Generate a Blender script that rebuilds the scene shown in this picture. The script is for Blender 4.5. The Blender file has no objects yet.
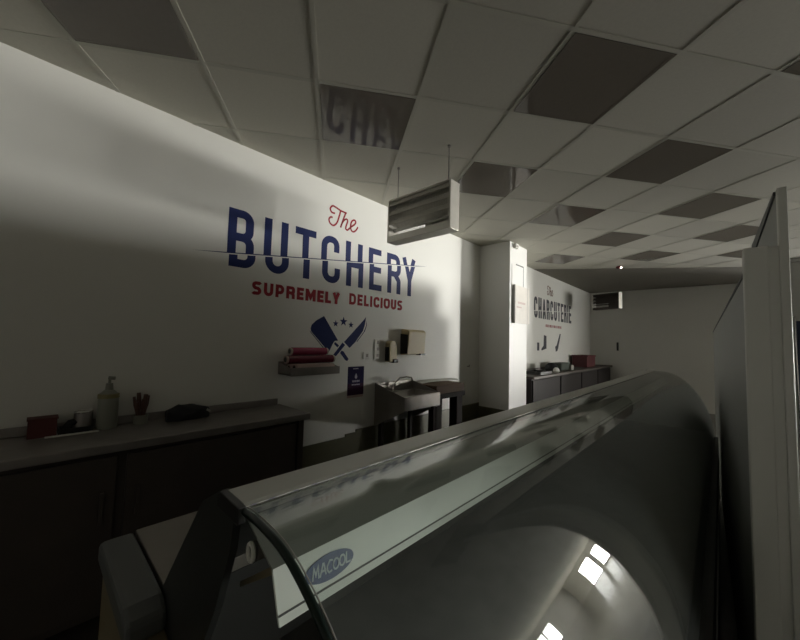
import bpy, bmesh, math, random
from mathutils import Vector, Matrix
random.seed(7)
SC = bpy.context.scene
COL = SC.collection
CH = 1.48                 # camera height
CEIL = 2.947
WY = 2.66                 # plane of the long white wall

# ------------------------------------------------------------------ helpers
def new_mat(name, color=(.5,.5,.5), rough=.5, metal=0.0, spec=.5, noise=0.0, nscale=30.0, bump=0.0, bscale=80.0, stretch=None):
    m = bpy.data.materials.new(name); m.use_nodes = True
    nt = m.node_tree; b = nt.nodes['Principled BSDF']
    b.inputs['Base Color'].default_value = (*color, 1)
    b.inputs['Roughness'].default_value = rough
    b.inputs['Metallic'].default_value = metal
    b.inputs['Specular IOR Level'].default_value = spec
    if noise > 0 or bump > 0:
        tc = nt.nodes.new('ShaderNodeTexCoord')
        mp = nt.nodes.new('ShaderNodeMapping')
        if stretch: mp.inputs['Scale'].default_value = stretch
        nt.links.new(tc.outputs['Object'], mp.inputs['Vector'])
    if noise > 0:
        n = nt.nodes.new('ShaderNodeTexNoise'); n.inputs['Scale'].default_value = nscale; n.inputs['Detail'].default_value = 5
        nt.links.new(mp.outputs['Vector'], n.inputs['Vector'])
        mx = nt.nodes.new('ShaderNodeMix'); mx.data_type = 'RGBA'
        mx.inputs[6].default_value = (*[c*(1-noise) for c in color], 1)
        mx.inputs[7].default_value = (*[min(1, c*(1+noise)) for c in color], 1)
        nt.links.new(n.outputs['Fac'], mx.inputs[0]); nt.links.new(mx.outputs[2], b.inputs['Base Color'])
    if bump > 0:
        n2 = nt.nodes.new('ShaderNodeTexNoise'); n2.inputs['Scale'].default_value = bscale; n2.inputs['Detail'].default_value = 4
        nt.links.new(mp.outputs['Vector'], n2.inputs['Vector'])
        bp = nt.nodes.new('ShaderNodeBump'); bp.inputs['Strength'].default_value = bump; bp.inputs['Distance'].default_value = .003
        nt.links.new(n2.outputs['Fac'], bp.inputs['Height']); nt.links.new(bp.outputs['Normal'], b.inputs['Normal'])
    return m

def emis_mat(name, color, strength):
    m = bpy.data.materials.new(name); m.use_nodes = True
    nt = m.node_tree
    for n in list(nt.nodes): nt.nodes.remove(n)
    o = nt.nodes.new('ShaderNodeOutputMaterial'); e = nt.nodes.new('ShaderNodeEmission')
    e.inputs['Color'].default_value = (*color, 1); e.inputs['Strength'].default_value = strength
    nt.links.new(e.outputs[0], o.inputs[0]); return m

def glass_mat(name, tint=(.9,.95,.93), dust=.03, ior=1.5, rough=.0, opac=0.0):
    m = bpy.data.materials.new(name); m.use_nodes = True
    nt = m.node_tree
    for n in list(nt.nodes): nt.nodes.remove(n)
    o = nt.nodes.new('ShaderNodeOutputMaterial')
    tr = nt.nodes.new('ShaderNodeBsdfTransparent'); tr.inputs[0].default_value = (*tint, 1)
    gl = nt.nodes.new('ShaderNodeBsdfGlossy'); gl.inputs['Roughness'].default_value = rough
    fr = nt.nodes.new('ShaderNodeFresnel'); fr.inputs['IOR'].default_value = ior
    ge = nt.nodes.new('ShaderNodeNewGeometry'); mi = nt.nodes.new('ShaderNodeMix'); mi.data_type = 'FLOAT'
    mi.inputs[2].default_value = ior; mi.inputs[3].default_value = 1/ior     # same pane seen from inside or outside
    nt.links.new(ge.outputs['Backfacing'], mi.inputs[0]); nt.links.new(mi.outputs[0], fr.inputs['IOR'])
    mx = nt.nodes.new('ShaderNodeMixShader')
    nt.links.new(fr.outputs[0], mx.inputs[0]); nt.links.new(tr.outputs[0], mx.inputs[1]); nt.links.new(gl.outputs[0], mx.inputs[2])
    last = mx
    if dust > 0:
        df = nt.nodes.new('ShaderNodeBsdfDiffuse'); df.inputs[0].default_value = (.75,.8,.78,1)
        tc = nt.nodes.new('ShaderNodeTexCoord'); no = nt.nodes.new('ShaderNodeTexNoise')
        no.inputs['Scale'].default_value = 6; no.inputs['Detail'].default_value = 6
        nt.links.new(tc.outputs['Object'], no.inputs['Vector'])
        mr = nt.nodes.new('ShaderNodeMapRange'); mr.inputs[3].default_value = dust*.5; mr.inputs[4].default_value = dust*1.5
        nt.links.new(no.outputs['Fac'], mr.inputs[0])
        m2 = nt.nodes.new('ShaderNodeMixShader')
        nt.links.new(mr.outputs[0], m2.inputs[0]); nt.links.new(mx.outputs[0], m2.inputs[1]); nt.links.new(df.outputs[0], m2.inputs[2])
        last = m2
    nt.links.new(last.outputs[0], o.inputs[0]); return m

class MB:
    """collects shapes, links them as ONE mesh object"""
    def __init__(s): s.v = []; s.f = []
    def add(s, vs, fs):
        k = len(s.v); s.v += [tuple(v) for v in vs]; s.f += [tuple(i+k for i in f) for f in fs]; return s
    def box(s, x0,x1,y0,y1,z0,z1):
        vs = [(x0,y0,z0),(x1,y0,z0),(x1,y1,z0),(x0,y1,z0),(x0,y0,z1),(x1,y0,z1),(x1,y1,z1),(x0,y1,z1)]
        return s.add(vs, [(0,3,2,1),(4,5,6,7),(0,1,5,4),(1,2,6,5),(2,3,7,6),(3,0,4,7)])
    def prism(s, poly, a, b, axis='x'):
        """polygon extruded from a to b along axis; poly in the other two coordinates (yz, xz or xy)"""
        def mk(p, t):
            return (t,p[0],p[1]) if axis == 'x' else (p[0],t,p[1]) if axis == 'y' else (p[0],p[1],t)
        n = len(poly)
        vs = [mk(p,a) for p in poly] + [mk(p,b) for p in poly]
        fs = [tuple(range(n))[::-1], tuple(range(n,2*n))] + [(i,(i+1)%n,n+(i+1)%n,n+i) for i in range(n)]
        return s.add(vs, fs)
    def tube(s, pts, r, n=10, cap=True):
        pts = [Vector(p) for p in pts]; rs = r if isinstance(r,(list,tuple)) else [r]*len(pts)
        rings = []; ref = None
        for i,p in enumerate(pts):
            d = (pts[min(i+1,len(pts)-1)]-pts[max(i-1,0)]).normalized()
            if ref is None:
                ref = Vector((0,0,1)) if abs(d.z) < .9 else Vector((1,0,0))
            u = d.cross(ref).normalized(); w = u.cross(d).normalized(); ref = w
            rings.append([p + (u*math.cos(2*math.pi*k/n)+w*math.sin(2*math.pi*k/n))*rs[i] for k in range(n)])
        vs = [v for r_ in rings for v in r_]; fs = []
        for i in range(len(pts)-1):
            for k in range(n):
                fs.append((i*n+k, i*n+(k+1)%n, (i+1)*n+(k+1)%n, (i+1)*n+k))
        if cap:
            fs.append(tuple(range(n))[::-1]); fs.append(tuple((len(pts)-1)*n+k for k in range(n)))
        return s.add(vs, fs)
    def lathe(s, prof, c=(0,0,0), n=24):
        """profile of (radius, height) turned about the vertical through c"""
        vs = []; fs = []
        for r,z in prof:
            for k in range(n):
                a = 2*math.pi*k/n; vs.append((c[0]+r*math.cos(a), c[1]+r*math.sin(a), c[2]+z))
        for i in range(len(prof)-1):
            for k in range(n):
                fs.append((i*n+k, i*n+(k+1)%n, (i+1)*n+(k+1)%n, (i+1)*n+k))
        fs.append(tuple(range(n))[::-1]); fs.append(tuple((len(prof)-1)*n+k for k in range(n)))
        return s.add(vs, fs)
    def build(s, name, mat, parent=None, smooth=False, bevel=0.0, local=False):
        off = Vector((0,0,0))
        if parent is not None and not local:
            p = parent
            while p is not None: off += p.location; p = p.parent
        me = bpy.data.meshes.new(name)
        me.from_pydata([(v[0]-off.x, v[1]-off.y, v[2]-off.z) for v in s.v], [], s.f)
        bm = bmesh.new(); bm.from_mesh(me); bmesh.ops.recalc_face_normals(bm, faces=bm.faces)
        bm.to_mesh(me); bm.free()
        me.materials.append(mat)
        if smooth:
            for p in me.polygons: p.use_smooth = True
        o = bpy.data.objects.new(name, me); COL.objects.link(o)
        if parent is not None: o.parent = parent
        if bevel > 0:
            md = o.modifiers.new('edge', 'BEVEL'); md.width = bevel; md.segments = 2; md.limit_method = 'ANGLE'
        if smooth:
            md = o.modifiers.new('split', 'EDGE_SPLIT'); md.split_angle = math.radians(40)
        return o

def tag(o, label, cat, group=None, kind=None):
    o['label'] = label; o['category'] = cat
    if group: o['group'] = group
    if kind: o['kind'] = kind
    return o
def thing(name, label, cat, loc, group=None):
    o = bpy.data.objects.new(name, None); COL.objects.link(o); o.location = loc
    o.empty_display_size = .1
    return tag(o, label, cat, group)
def struct(o, label, cat):
    o['kind'] = 'structure'; o['label'] = label; o['category'] = cat; return o
def copy_tree(o, parent=None):
    c = o.copy(); COL.objects.link(c)
    if parent is not None: c.parent = parent
    for ch in list(o.children): copy_tree(ch, c)
    return c

# ------------------------------------------------------------------ materials
M = {}
M['wall'] = new_mat('white_wall_paint', (.76,.755,.715), .55, noise=.025, nscale=3, bump=.08, bscale=120)
M['column'] = new_mat('white_column_paint', (.76,.755,.73), .5, noise=.02, nscale=4)
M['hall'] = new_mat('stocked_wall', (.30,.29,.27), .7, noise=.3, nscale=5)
M['floor'] = new_mat('dark_floor', (.10,.09,.08), .16, noise=.25, nscale=9)
M['olive'] = new_mat('olive_base_tile', (.10,.095,.055), .4, noise=.15, nscale=12)
M['navy'] = new_mat('navy_vinyl', (.012,.022,.105), .6, spec=.2)
M['red'] = new_mat('red_vinyl', (.30,.025,.035), .6, spec=.2)
M['brownred'] = new_mat('brown_vinyl', (.16,.08,.06), .5)
M['black_vinyl'] = new_mat('charcoal_vinyl', (.03,.032,.045), .5)
M['steel'] = new_mat('brushed_steel', (.52,.50,.47), .34, 1.0, noise=.12, nscale=18, stretch=(1,8,8))
M['sink_steel'] = new_mat('dull_sink_steel', (.33,.31,.285), .4, .9, noise=.12, nscale=10)
M['killer_metal'] = new_mat('aged_aluminium', (.70,.68,.62), .38, .45, noise=.12, nscale=14)
M['dark_steel'] = new_mat('worn_steel', (.30,.28,.265), .45, .8, noise=.2, nscale=12)
M['counter_front'] = new_mat('dark_steel_front', (.07,.058,.05), .6, .3, noise=.2, nscale=6)
M['alu'] = new_mat('painted_aluminium', (.50,.50,.46), .42, .15, noise=.05, nscale=8)
M['canopy_white'] = new_mat('canopy_white', (.82,.86,.81), .4)
M['canopy_grey'] = new_mat('canopy_grey', (.24,.25,.23), .5)
M['shelfsteel'] = new_mat('dull_shelf_steel', (.22,.20,.18), .5, .3, noise=.1, nscale=8)
M['matt_front'] = new_mat('dark_matt_front', (.022,.018,.017), .7, spec=.2)
M['black'] = new_mat('black_plastic', (.012,.012,.012), .4)
M['rubber'] = new_mat('dark_green_edge', (.008,.016,.013), .3, spec=.3)
M['dark'] = new_mat('dark_interior', (.035,.035,.033), .6)
M['beige'] = new_mat('beige_laminate', (.17,.14,.08), .5, noise=.1, nscale=8)
M['cap'] = new_mat('grey_end_cap', (.085,.09,.088), .55)
M['cream'] = new_mat('cream_plastic', (.54,.45,.26), .45)
M['white'] = new_mat('white_plastic', (.72,.71,.67), .4)
M['socketgrey'] = new_mat('socket_grey', (.36,.35,.32), .4)
M['wood'] = new_mat('worn_block_wood', (.13,.085,.058), .7, spec=.2, noise=.25, nscale=7, stretch=(1,6,6))
M['darkleg'] = new_mat('dark_leg_paint', (.020,.014,.012), .7, spec=.15)
M['pink'] = new_mat('pink_film', (.35,.05,.11), .25, noise=.12, nscale=20)
M['crimson'] = new_mat('crimson_film', (.14,.015,.035), .22, noise=.12, nscale=20)
M['pale'] = new_mat('pale_film', (.55,.42,.38), .35)
M['card'] = new_mat('card_core', (.45,.36,.32), .7)
M['poster'] = new_mat('navy_purple_poster', (.016,.012,.06), .7, spec=.15)
M['posterlow'] = new_mat('plum_poster', (.04,.012,.04), .7, spec=.15)
M['paleprint'] = new_mat('pale_print', (.42,.40,.50), .5)
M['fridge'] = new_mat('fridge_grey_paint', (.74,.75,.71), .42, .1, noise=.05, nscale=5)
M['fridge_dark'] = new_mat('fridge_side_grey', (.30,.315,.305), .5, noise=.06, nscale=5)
M['fridge_edge'] = new_mat('fridge_dark_edge', (.05,.053,.053), .5)
M['redcard'] = new_mat('dull_red_box', (.085,.016,.013), .6)
M['redplastic'] = new_mat('red_plastic_crate', (.085,.010,.014), .5)
M['clearplastic'] = new_mat('cloudy_bottle', (.24,.245,.205), .3, spec=.5)
M['yellowcap'] = new_mat('yellowish_collar', (.22,.19,.08), .5)
M['cloth'] = new_mat('black_cloth', (.012,.012,.014), .8, bump=.6, bscale=25)
M['chrome'] = new_mat('chrome', (.75,.75,.74), .12, 1.0)
M['brownhandle'] = new_mat('brown_handle', (.09,.04,.028), .5)
M['green'] = new_mat('dull_green', (.05,.065,.05), .6)
M['logo_blue'] = new_mat('logo_blue', (.004,.038,.17), .4)
M['logo_white'] = new_mat('logo_pale', (.45,.53,.58), .4)
M['ceiling_sheet'] = new_mat('brown_ceiling_sheet', (.20,.185,.155), .8, noise=.05, nscale=4)
M['tbar'] = new_mat('ceiling_tee_bar', (.50,.49,.42), .5)
M['notice'] = new_mat('glossy_notice_sheet', (.84,.80,.74), .25, noise=.12, nscale=7)
M['noticeedge'] = new_mat('notice_edge', (.60,.58,.55), .4)
M['sheet'] = new_mat('white_film_sheet', (.62,.61,.57), .4)
M['led'] = emis_mat('sensor_led', (1,.75,.65), 6)
M['glass'] = glass_mat('case_glass', (.94,.965,.95), .036)
M['endglass'] = new_mat('smoky_end_acrylic', (.028,.03,.029), .35)
M['pane'] = glass_mat('plain_pane', (.55,.6,.62), .02)
M['blue'] = new_mat('dark_blue_pack', (.02,.045,.12), .4)
# ceiling tiles: fissured mineral fibre, tone drifting from tile to tile (object space is the tile grid)
def tile_mat():
    m = new_mat('ceiling_tile', (.43,.42,.36), .85)
    nt = m.node_tree; b = nt.nodes['Principled BSDF']
    tc = nt.nodes.new('ShaderNodeTexCoord')
    sc = nt.nodes.new('ShaderNodeVectorMath'); sc.operation = 'SCALE'; sc.inputs[3].default_value = 1/.6
    fl = nt.nodes.new('ShaderNodeVectorMath'); fl.operation = 'FLOOR'
    wn = nt.nodes.new('ShaderNodeTexWhiteNoise'); wn.noise_dimensions = '2D'
    nz = nt.nodes.new('ShaderNodeTexNoise'); nz.inputs['Scale'].default_value = 60; nz.inputs['Detail'].default_value = 4
    nt.links.new(tc.outputs['Object'], sc.inputs[0]); nt.links.new(sc.outputs[0], fl.inputs[0]); nt.links.new(fl.outputs[0], wn.inputs['Vector'])
    nt.links.new(tc.outputs['Object'], nz.inputs['Vector'])
    a = nt.nodes.new('ShaderNodeMath'); a.operation = 'MULTIPLY_ADD'; a.inputs[1].default_value = .22; a.inputs[2].default_value = .83
    nt.links.new(wn.outputs['Value'], a.inputs[0])
    c = nt.nodes.new('ShaderNodeMath'); c.operation = 'MULTIPLY_ADD'; c.inputs[1].default_value = .14
    nt.links.new(nz.outputs['Fac'], c.inputs[0]); nt.links.new(a.outputs[0], c.inputs[2])
    v = nt.nodes.new('ShaderNodeVectorMath'); v.operation = 'SCALE'; v.inputs[0].default_value = (.53,.515,.445)
    nt.links.new(c.outputs[0], v.inputs[3]); nt.links.new(v.outputs[0], b.inputs['Base Color'])
    bp = nt.nodes.new('ShaderNodeBump'); bp.inputs['Strength'].default_value = .15; bp.inputs['Distance'].default_value = .002
    nt.links.new(nz.outputs['Fac'], bp.inputs['Height']); nt.links.new(bp.outputs['Normal'], b.inputs['Normal'])
    return m
M['tile'] = tile_mat()
M['diffuser'] = new_mat('unlit_grey_diffuser', (.185,.165,.14), .045, spec=.5, noise=.06, nscale=40)
# daylight of door and shop window, then the added spot and side pane
DOOR_L, WIN_L, BEAM, SIDE_L = 110.0, 94.0, 14000.0, 26.0
M['daylight'] = emis_mat('daylight_door', (1,.985,.93), DOOR_L)
M['side_glow'] = emis_mat('added_side_glow', (1,.985,.92), SIDE_L)
M['daylight_dim'] = emis_mat('daylight_window', (1,.985,.93), WIN_L)

# ------------------------------------------------------------------ the setting
X0, X1, Y0 = -3.5, 22.0, -15.0
DY0, DY1, DZ1 = -13.6, -12.4, 2.25
WN0, WN1, WZ0, WZ1 = -12.2, -7.0, .25, 2.05
o = MB().box(X0-.1,X1+.1,Y0-.1,WY+.1,-.1,0).build('floor', M['floor']); struct(o,'dark shop floor','floor')
o = MB().box(X0-.1,10.75,WY,WY+.1,0,CEIL+.05).build('wall_left', M['wall']); struct(o,'long white wall carrying the shop lettering','wall')
o = MB().box(10.65,10.75,-1.5,WY,0,CEIL+.05).build('wall_back', M['wall']); struct(o,'white wall at the far end of the counter area','wall')
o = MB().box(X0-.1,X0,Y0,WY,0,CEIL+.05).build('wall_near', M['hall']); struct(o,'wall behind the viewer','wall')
SX0, SX1 = 10.0, 19.0
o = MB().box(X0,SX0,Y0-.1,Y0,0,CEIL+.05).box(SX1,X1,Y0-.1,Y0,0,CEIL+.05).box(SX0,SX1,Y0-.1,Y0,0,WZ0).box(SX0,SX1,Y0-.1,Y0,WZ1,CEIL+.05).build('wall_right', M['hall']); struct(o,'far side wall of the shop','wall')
o = MB().box(10.75,X1,WY-.0,WY+.1,0,CEIL+.05).build('wall_side', M['wall']); struct(o,'wall beyond the counter area','wall')
# shopfront wall with a doorway and a wide window
mb = MB()
mb.box(X1,X1+.1,Y0,DY0,0,CEIL+.05); mb.box(X1,X1+.1,DY0,DY1,DZ1,CEIL+.05); mb.box(X1,X1+.1,DY1,WN0,0,CEIL+.05)
mb.box(X1,X1+.1,WN0,WN1,0,WZ0); mb.box(X1,X1+.1,WN0,WN1,WZ1,CEIL+.05); mb.box(X1,X1+.1,WN1,WY,0,CEIL+.05)
o = mb.build('wall_front', M['wall']); struct(o,'shopfront wall','wall')
o = MB().box(X1+.05,X1+.08,DY0,DY1,.08,DZ1).build('door_1', M['daylight']); struct(o,'bright glazed shop door','door')
mb = MB().box(X1-.02,X1+.04,DY0,DY0+.07,0,DZ1).box(X1-.02,X1+.04,DY1-.07,DY1,0,DZ1).box(X1-.02,X1+.04,DY0,DY1,0,.08).box(X1-.02,X1+.04,DY0,DY1,1.25,1.32).box(X1-.02,X1+.04,DY0,DY1,DZ1-.07,DZ1)
o = mb.build('trim_1', M['fridge']); struct(o,'grey frame of the shop door','door frame')
o = MB().box(X1+.05,X1+.08,WN0,WN1,WZ0,WZ1).build('window_1', M['daylight_dim']); struct(o,'wide shop window','window')
mb = MB()
for k in range(8):
    y = WN0 + (WN1-WN0)*k/7; mb.box(X1-.02,X1+.04,y-.04,y+.04,WZ0,WZ1)
o = mb.build('trim_2', M['fridge']); struct(o,'mullions of the shop window','window frame')

o = MB().box(SX0,SX1,Y0-.08,Y0-.05,WZ0,WZ1).build('added_side_pane', M['side_glow']); struct(o,'wide glowing pane added in the far side wall','window')  # unseen glowing pane, added as fill light for the counter front
mb = MB()
for k in range(10):
    x = SX0 + (SX1-SX0)*k/9; mb.box(x-.04,x+.04,Y0-.04,Y0+.02,WZ0,WZ1)
o = mb.build('trim_5', M['fridge']); struct(o,'bars across the added glowing side pane','window frame')
# ceiling in its own tile-grid space
GO = Vector((.0561,2.369,CEIL)); GA = math.atan2(-.3552,.4836)
def grid_clip(fixed, axis, lo, hi):
    """segment of a grid line inside the room, in grid coordinates"""
    ca, sa = math.cos(GA), math.sin(GA); t0, t1 = lo, hi
    if axis == 'i': px, py, dx, dy = GO.x-fixed*sa, GO.y+fixed*ca, ca, sa
    else: px, py, dx, dy = GO.x+fixed*ca, GO.y+fixed*sa, -sa, ca
    for p,d,a,b in ((px,dx,X0,X1),(py,dy,Y0,WY)):
        if abs(d) < 1e-9: continue
        u,v = (a-p)/d, (b-p)/d
        t0 = max(t0,min(u,v)); t1 = min(t1,max(u,v))
    return (t0,t1) if t1-t0 > .05 else None
def w2g(x,y):
    dx,dy = x-GO.x, y-GO.y; c,s_ = math.cos(GA), math.sin(GA)
    return (c*dx+s_*dy, -s_*dx+c*dy)
ceil = MB().prism([w2g(X0-.1,Y0-.1), w2g(X1+.1,Y0-.1), w2g(X1+.1,WY+.1), w2g(X0-.1,WY+.1)], .0015, .08, 'z').build('ceiling', M['tile'], local=True)
ceil.location = GO; ceil.rotation_euler = (0,0,GA); struct(ceil,'suspended ceiling of square pale tiles','ceiling')
mb = MB()
for k in range(-50,51):
    for axis in 'ij':
        c_ = grid_clip(k*.6, axis, -40, 40)
        if c_:
            a,b = c_; f = k*.6
            if axis == 'i': mb.box(a,b,f-.012,f+.012,-.0008,.006)
            else: mb.box(f-.012,f+.012,a,b,-.0006,.006)
o = mb.build('trim_3', M['tbar'], local=True); o.location = GO; o.rotation_euler = (0,0,GA); struct(o,'tee bars of the ceiling grid','ceiling grid')
# flat brown sheet just under the ceiling, beyond a slanting line
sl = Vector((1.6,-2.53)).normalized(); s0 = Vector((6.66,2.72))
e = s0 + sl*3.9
o = MB().prism([(s0.x,WY),(10.65,WY),(10.65,e.y),(e.x,e.y)], CEIL-.003, CEIL+.001, 'z').build('trim_4', M['ceiling_sheet']); struct(o,'plain dull brown sheet under the ceiling over the far counter','ceiling_sheet')
# olive base tiles
mb = MB().box(X0,2.11,WY-.012,WY,0,.54).box(2.11,2.24,WY-.012,WY,0,.565).box(2.24,4.6,WY-.012,WY,0,.59)
o = mb.build('baseboard_left', M['olive']); struct(o,'olive tiled base of the long wall','base tiles')
CX0, CX1, CY0 = 4.60, 5.19, 2.18
o = MB().box(CX0,CX1,CY0,WY,0,CEIL).build('column', M['column'], bevel=.004); struct(o,'white square column standing out from the wall','column')
o = MB().box(CX0-.012,CX0,CY0,WY-.012,0,.54).build('baseboard_column', M['olive']); struct(o,'olive tiled base of the column','base tiles')

# dark light panels in the ceiling
panels = {(0,-1):'large dark unlit ceiling panel nearest the top left corner',
 (2,0):'dark ceiling panel mirroring the wall lettering beside the hanging fly killer',
 (4,-1):'large dark unlit panel in the ceiling at upper middle right',
 (4,1):'grey ceiling panel just behind the hanging fly killer',
 (6,-2):'dark ceiling panel cut off by the right picture edge, highest on that side',
 (6,0):'dark ceiling panel between the large middle panel and the tall fridge',
 (6,2):'faint grey ceiling panel in front of the white column',
 (8,1):'dark ceiling panel nearest the top of the tall fridge',
 (8,3):'small dark ceiling panel above and left of the small red-lit sensor',
 (8,5):'small faint ceiling panel just right of the column top, deepest of its row',
 (10,2):'faint dark ceiling panel touching the sloped side of the tall fridge',
 (10,4):'small dark ceiling panel above and right of the red-lit sensor',
 (12,3):'thin dark ceiling panel beside the corner post of the tall fridge, farthest back'}
ca, sa = math.cos(GA), math.sin(GA)
proto = None
for (i,j),lab in panels.items():
    gx, gy = (i+.5)*.6, (j+.5)*.6
    loc = (GO.x+ca*gx-sa*gy, GO.y+sa*gx+ca*gy, CEIL)
    if proto is None:
        r = thing('ceiling_light', lab, 'ceiling light', loc, 'unlit ceiling light panels')
        mb = MB(); q = .285
        mb.box(-q,q,-q,-q+.018,-.0018,.004).box(-q,q,q-.018,q,-.0018,.004).box(-q,-q+.018,-q+.018,q-.018,-.0018,.004).box(q-.018,q,-q+.018,q-.018,-.0018,.004)
        mb.build('frame', M['diffuser'], r, local=True)
        MB().box(-q+.018,q-.018,-q+.018,q-.018,-.0012,.003).build('diffuser', M['diffuser'], r, local=True)
        proto = r
    else:
        r = copy_tree(proto); r.location = loc; r['label'] = lab
    r.rotation_euler = (0,0,GA)

# ------------------------------------------------------------------ lettering
def fillet(pts, r, n=7):
    out = [Vector(pts[0])]
    for k in range(1,len(pts)-1):
        p,a,b = Vector(pts[k]), Vector(pts[k-1]), Vector(pts[k+1])
        u,v = (a-p).normalized(), (b-p).normalized()
        ang = u.angle(v); d = min(r/math.tan(ang/2), (a-p).length*.499, (b-p).length*.499)
        rr = d*math.tan(ang/2); c = p + (u+v).normalized()*(rr/math.sin(ang/2))
        s, e = p+u*d, p+v*d
        a0 = math.atan2(s.y-c.y,s.x-c.x); a1 = math.atan2(e.y-c.y,e.x-c.x)
        while a1-a0 > math.pi: a1 -= 2*math.pi
        while a1-a0 < -math.pi: a1 += 2*math.pi
        out += [Vector((c.x+rr*math.cos(a0+(a1-a0)*q/n), c.y+rr*math.sin(a0+(a1-a0)*q/n))) for q in range(n+1)]
    out.append(Vector(pts[-1])); return out
def ribbon(pts, t):
    """convex quads along a flat polyline of width t"""
    pts = [Vector(p) for p in pts]; P = [pts[0]]
    for p in pts[1:]:
        if (p-P[-1]).length > 1e-6: P.append(p)
    L = []; R = []
    for k,p in enumerate(P):
        d0 = (P[k]-P[k-1]).normalized() if k else None
        d1 = (P[k+1]-P[k]).normalized() if k < len(P)-1 else None
        if d0 is None: d0 = d1
        if d1 is None: d1 = d0
        n0, n1 = Vector((-d0.y,d0.x)), Vector((-d1.y,d1.x))
        m = (n0+n1); m = m.normalized() if m.length > 1e-6 else n0
        w = (t/2)/max(.35, m.dot(n0)); L.append(p+m*w); R.append(p-m*w)
    return [[L[k],L[k+1],R[k+1],R[k]] for k in range(len(P)-1)]
def clip(poly, f):
    """keep the part of a convex polygon where f(point) >= 0"""
    out = []
    for k in range(len(poly)):
        a,b = poly[k], poly[(k+1)%len(poly)]; fa, fb = f(a), f(b)
        if fa >= 0: out.append(a)
        if fa*fb < 0: out.append(a+(b-a)*(fa/(fa-fb)))
    return out
def glyph(ch, w, h, t):
    q = t/2; r = w/2-q; m = h*.52
    S = {
     'B': [([(q,0),(q,h)],0), ([(q,h-q),(w-q-.008,h-q),(w-q-.008,m),(q,m)],.055), ([(q,m),(w-q,m),(w-q,q),(q,q)],.06)],
     'U': [([(q,h),(q,q),(w-q,q),(w-q,h)],r)],
     'T': [([(0,h-q),(w,h-q)],0), ([(w/2,0),(w/2,h-q)],0)],
     'C': [([(w-q,h*.67),(w-q,h-q),(q,h-q),(q,q),(w-q,q),(w-q,h*.33)],r)],
     'H': [([(q,0),(q,h)],0), ([(w-q,0),(w-q,h)],0), ([(q,h/2),(w-q,h/2)],0)],
     'E': [([(q,0),(q,h)],0), ([(q,h-q),(w,h-q)],0), ([(q,h/2),(w*.92,h/2)],0), ([(q,q),(w,q)],0)],
     'R': [([(q,0),(q,h)],0), ([(q,h-q),(w-q,h-q),(w-q,m-.01),(q,m-h*.02)],h*.13), ([(w*.5,m),(w-q,m-h*.18),(w-q,0)],h*.11)],
     'Y': [([(q*.9,h),(w/2,h*.42)],0), ([(w-q*.9,h),(w/2,h*.42)],0), ([(w/2,0),(w/2,h*.44)],0)],
     'A': [([(q*.9,0),(w/2,h-q*.4)],0), ([(w-q*.9,0),(w/2,h-q*.4)],0), ([(w*.25,h*.28),(w*.75,h*.28)],0)],
     'I': [([(w/2,0),(w/2,h)],0)],
     'L': [([(q,0),(q,h)],0), ([(q,q),(w,q)],0)],
     'P': [([(q,0),(q,h)],0), ([(q,h-q),(w-q,h-q),(w-q,h*.38),(q,h*.38)],h*.3)],
     'M': [([(q,0),(q,h)],0), ([(w-q,0),(w-q,h)],0), ([(q,h-q*.4),(w/2,h*.3),(w-q,h-q*.4)],0)],
     'D': [([(q,0),(q,h)],0), ([(q,h-q),(w-q,h-q),(w-q,q),(q,q)],h*.45)],
     'O': [([(w/2-.001,h-q),(q,h-q),(q,q),(w-q,q),(w-q,h-q),(w/2-.002,h-q)],r)],
     'S': [([(w-q*.7,h*.80),(w*.80,h-q),(q,h-q),(q,h*.54),(w-q,h*.46),(w-q,q),(w*.2,q),(q*.7,h*.20)],h*.2)]}[ch]
    return [ribbon(fillet(pts,rad) if rad else pts, t) for pts,rad in S]
def wall_polys(polys, name, mat, parent, depth=.0015, y=WY):
    """flat shapes lying on the wall plane, with the thickness of vinyl"""
    mb = MB()
    for k,st in enumerate(polys if polys and isinstance(polys[0][0], list) else [polys]):
        for p in st:
            if len(p) >= 3: mb.prism([(v[0],v[1]) for v in p], y-depth-.0003*k, y-.0002, 'y')
    return mb.build(name, mat, parent)
Z = lambda z: z+CH
sign = thing('wall_lettering', 'navy and red BUTCHERY lettering with crossed knives on the white wall', 'wall sign', (2.0,WY-.001,Z(.52)))
# The title word, sliced by a rising line, the lower halves nudged to the right
LT = [('B',.946,1.144),('U',1.223,1.429),('T',1.496,1.703),('C',1.762,1.964),('H',2.041,2.256),('E',2.341,2.521),('R',2.608,2.818),('Y',2.857,3.086)]
zb, hh, tt = Z(.522), .440, .062
cut = lambda x: Z(.598+.1306*(x-.793))
for ch,a,b in LT:
    out = []
    for st in glyph(ch, b-a, hh, tt):
        ps = [[Vector((a+v.x, zb+v.y)) for v in q] for q in st]
        lo = [clip(q, lambda p: cut(p.x)-.010-p.y) for q in ps]
        out.append([clip(q, lambda p: p.y-cut(p.x)) for q in ps] + [[p+Vector((.016,-.002)) for p in q] for q in lo])
    wall_polys(out, 'letter', M['navy'], sign)
wall_polys([[Vector((.72,cut(.72))),Vector((.95,cut(.95)-.006)),Vector((3.09,cut(3.09)-.006)),Vector((3.30,cut(3.3))),Vector((3.09,cut(3.09)+.001)),Vector((.95,cut(.95)+.001))]], 'slice_line', M['navy'], sign)
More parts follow.
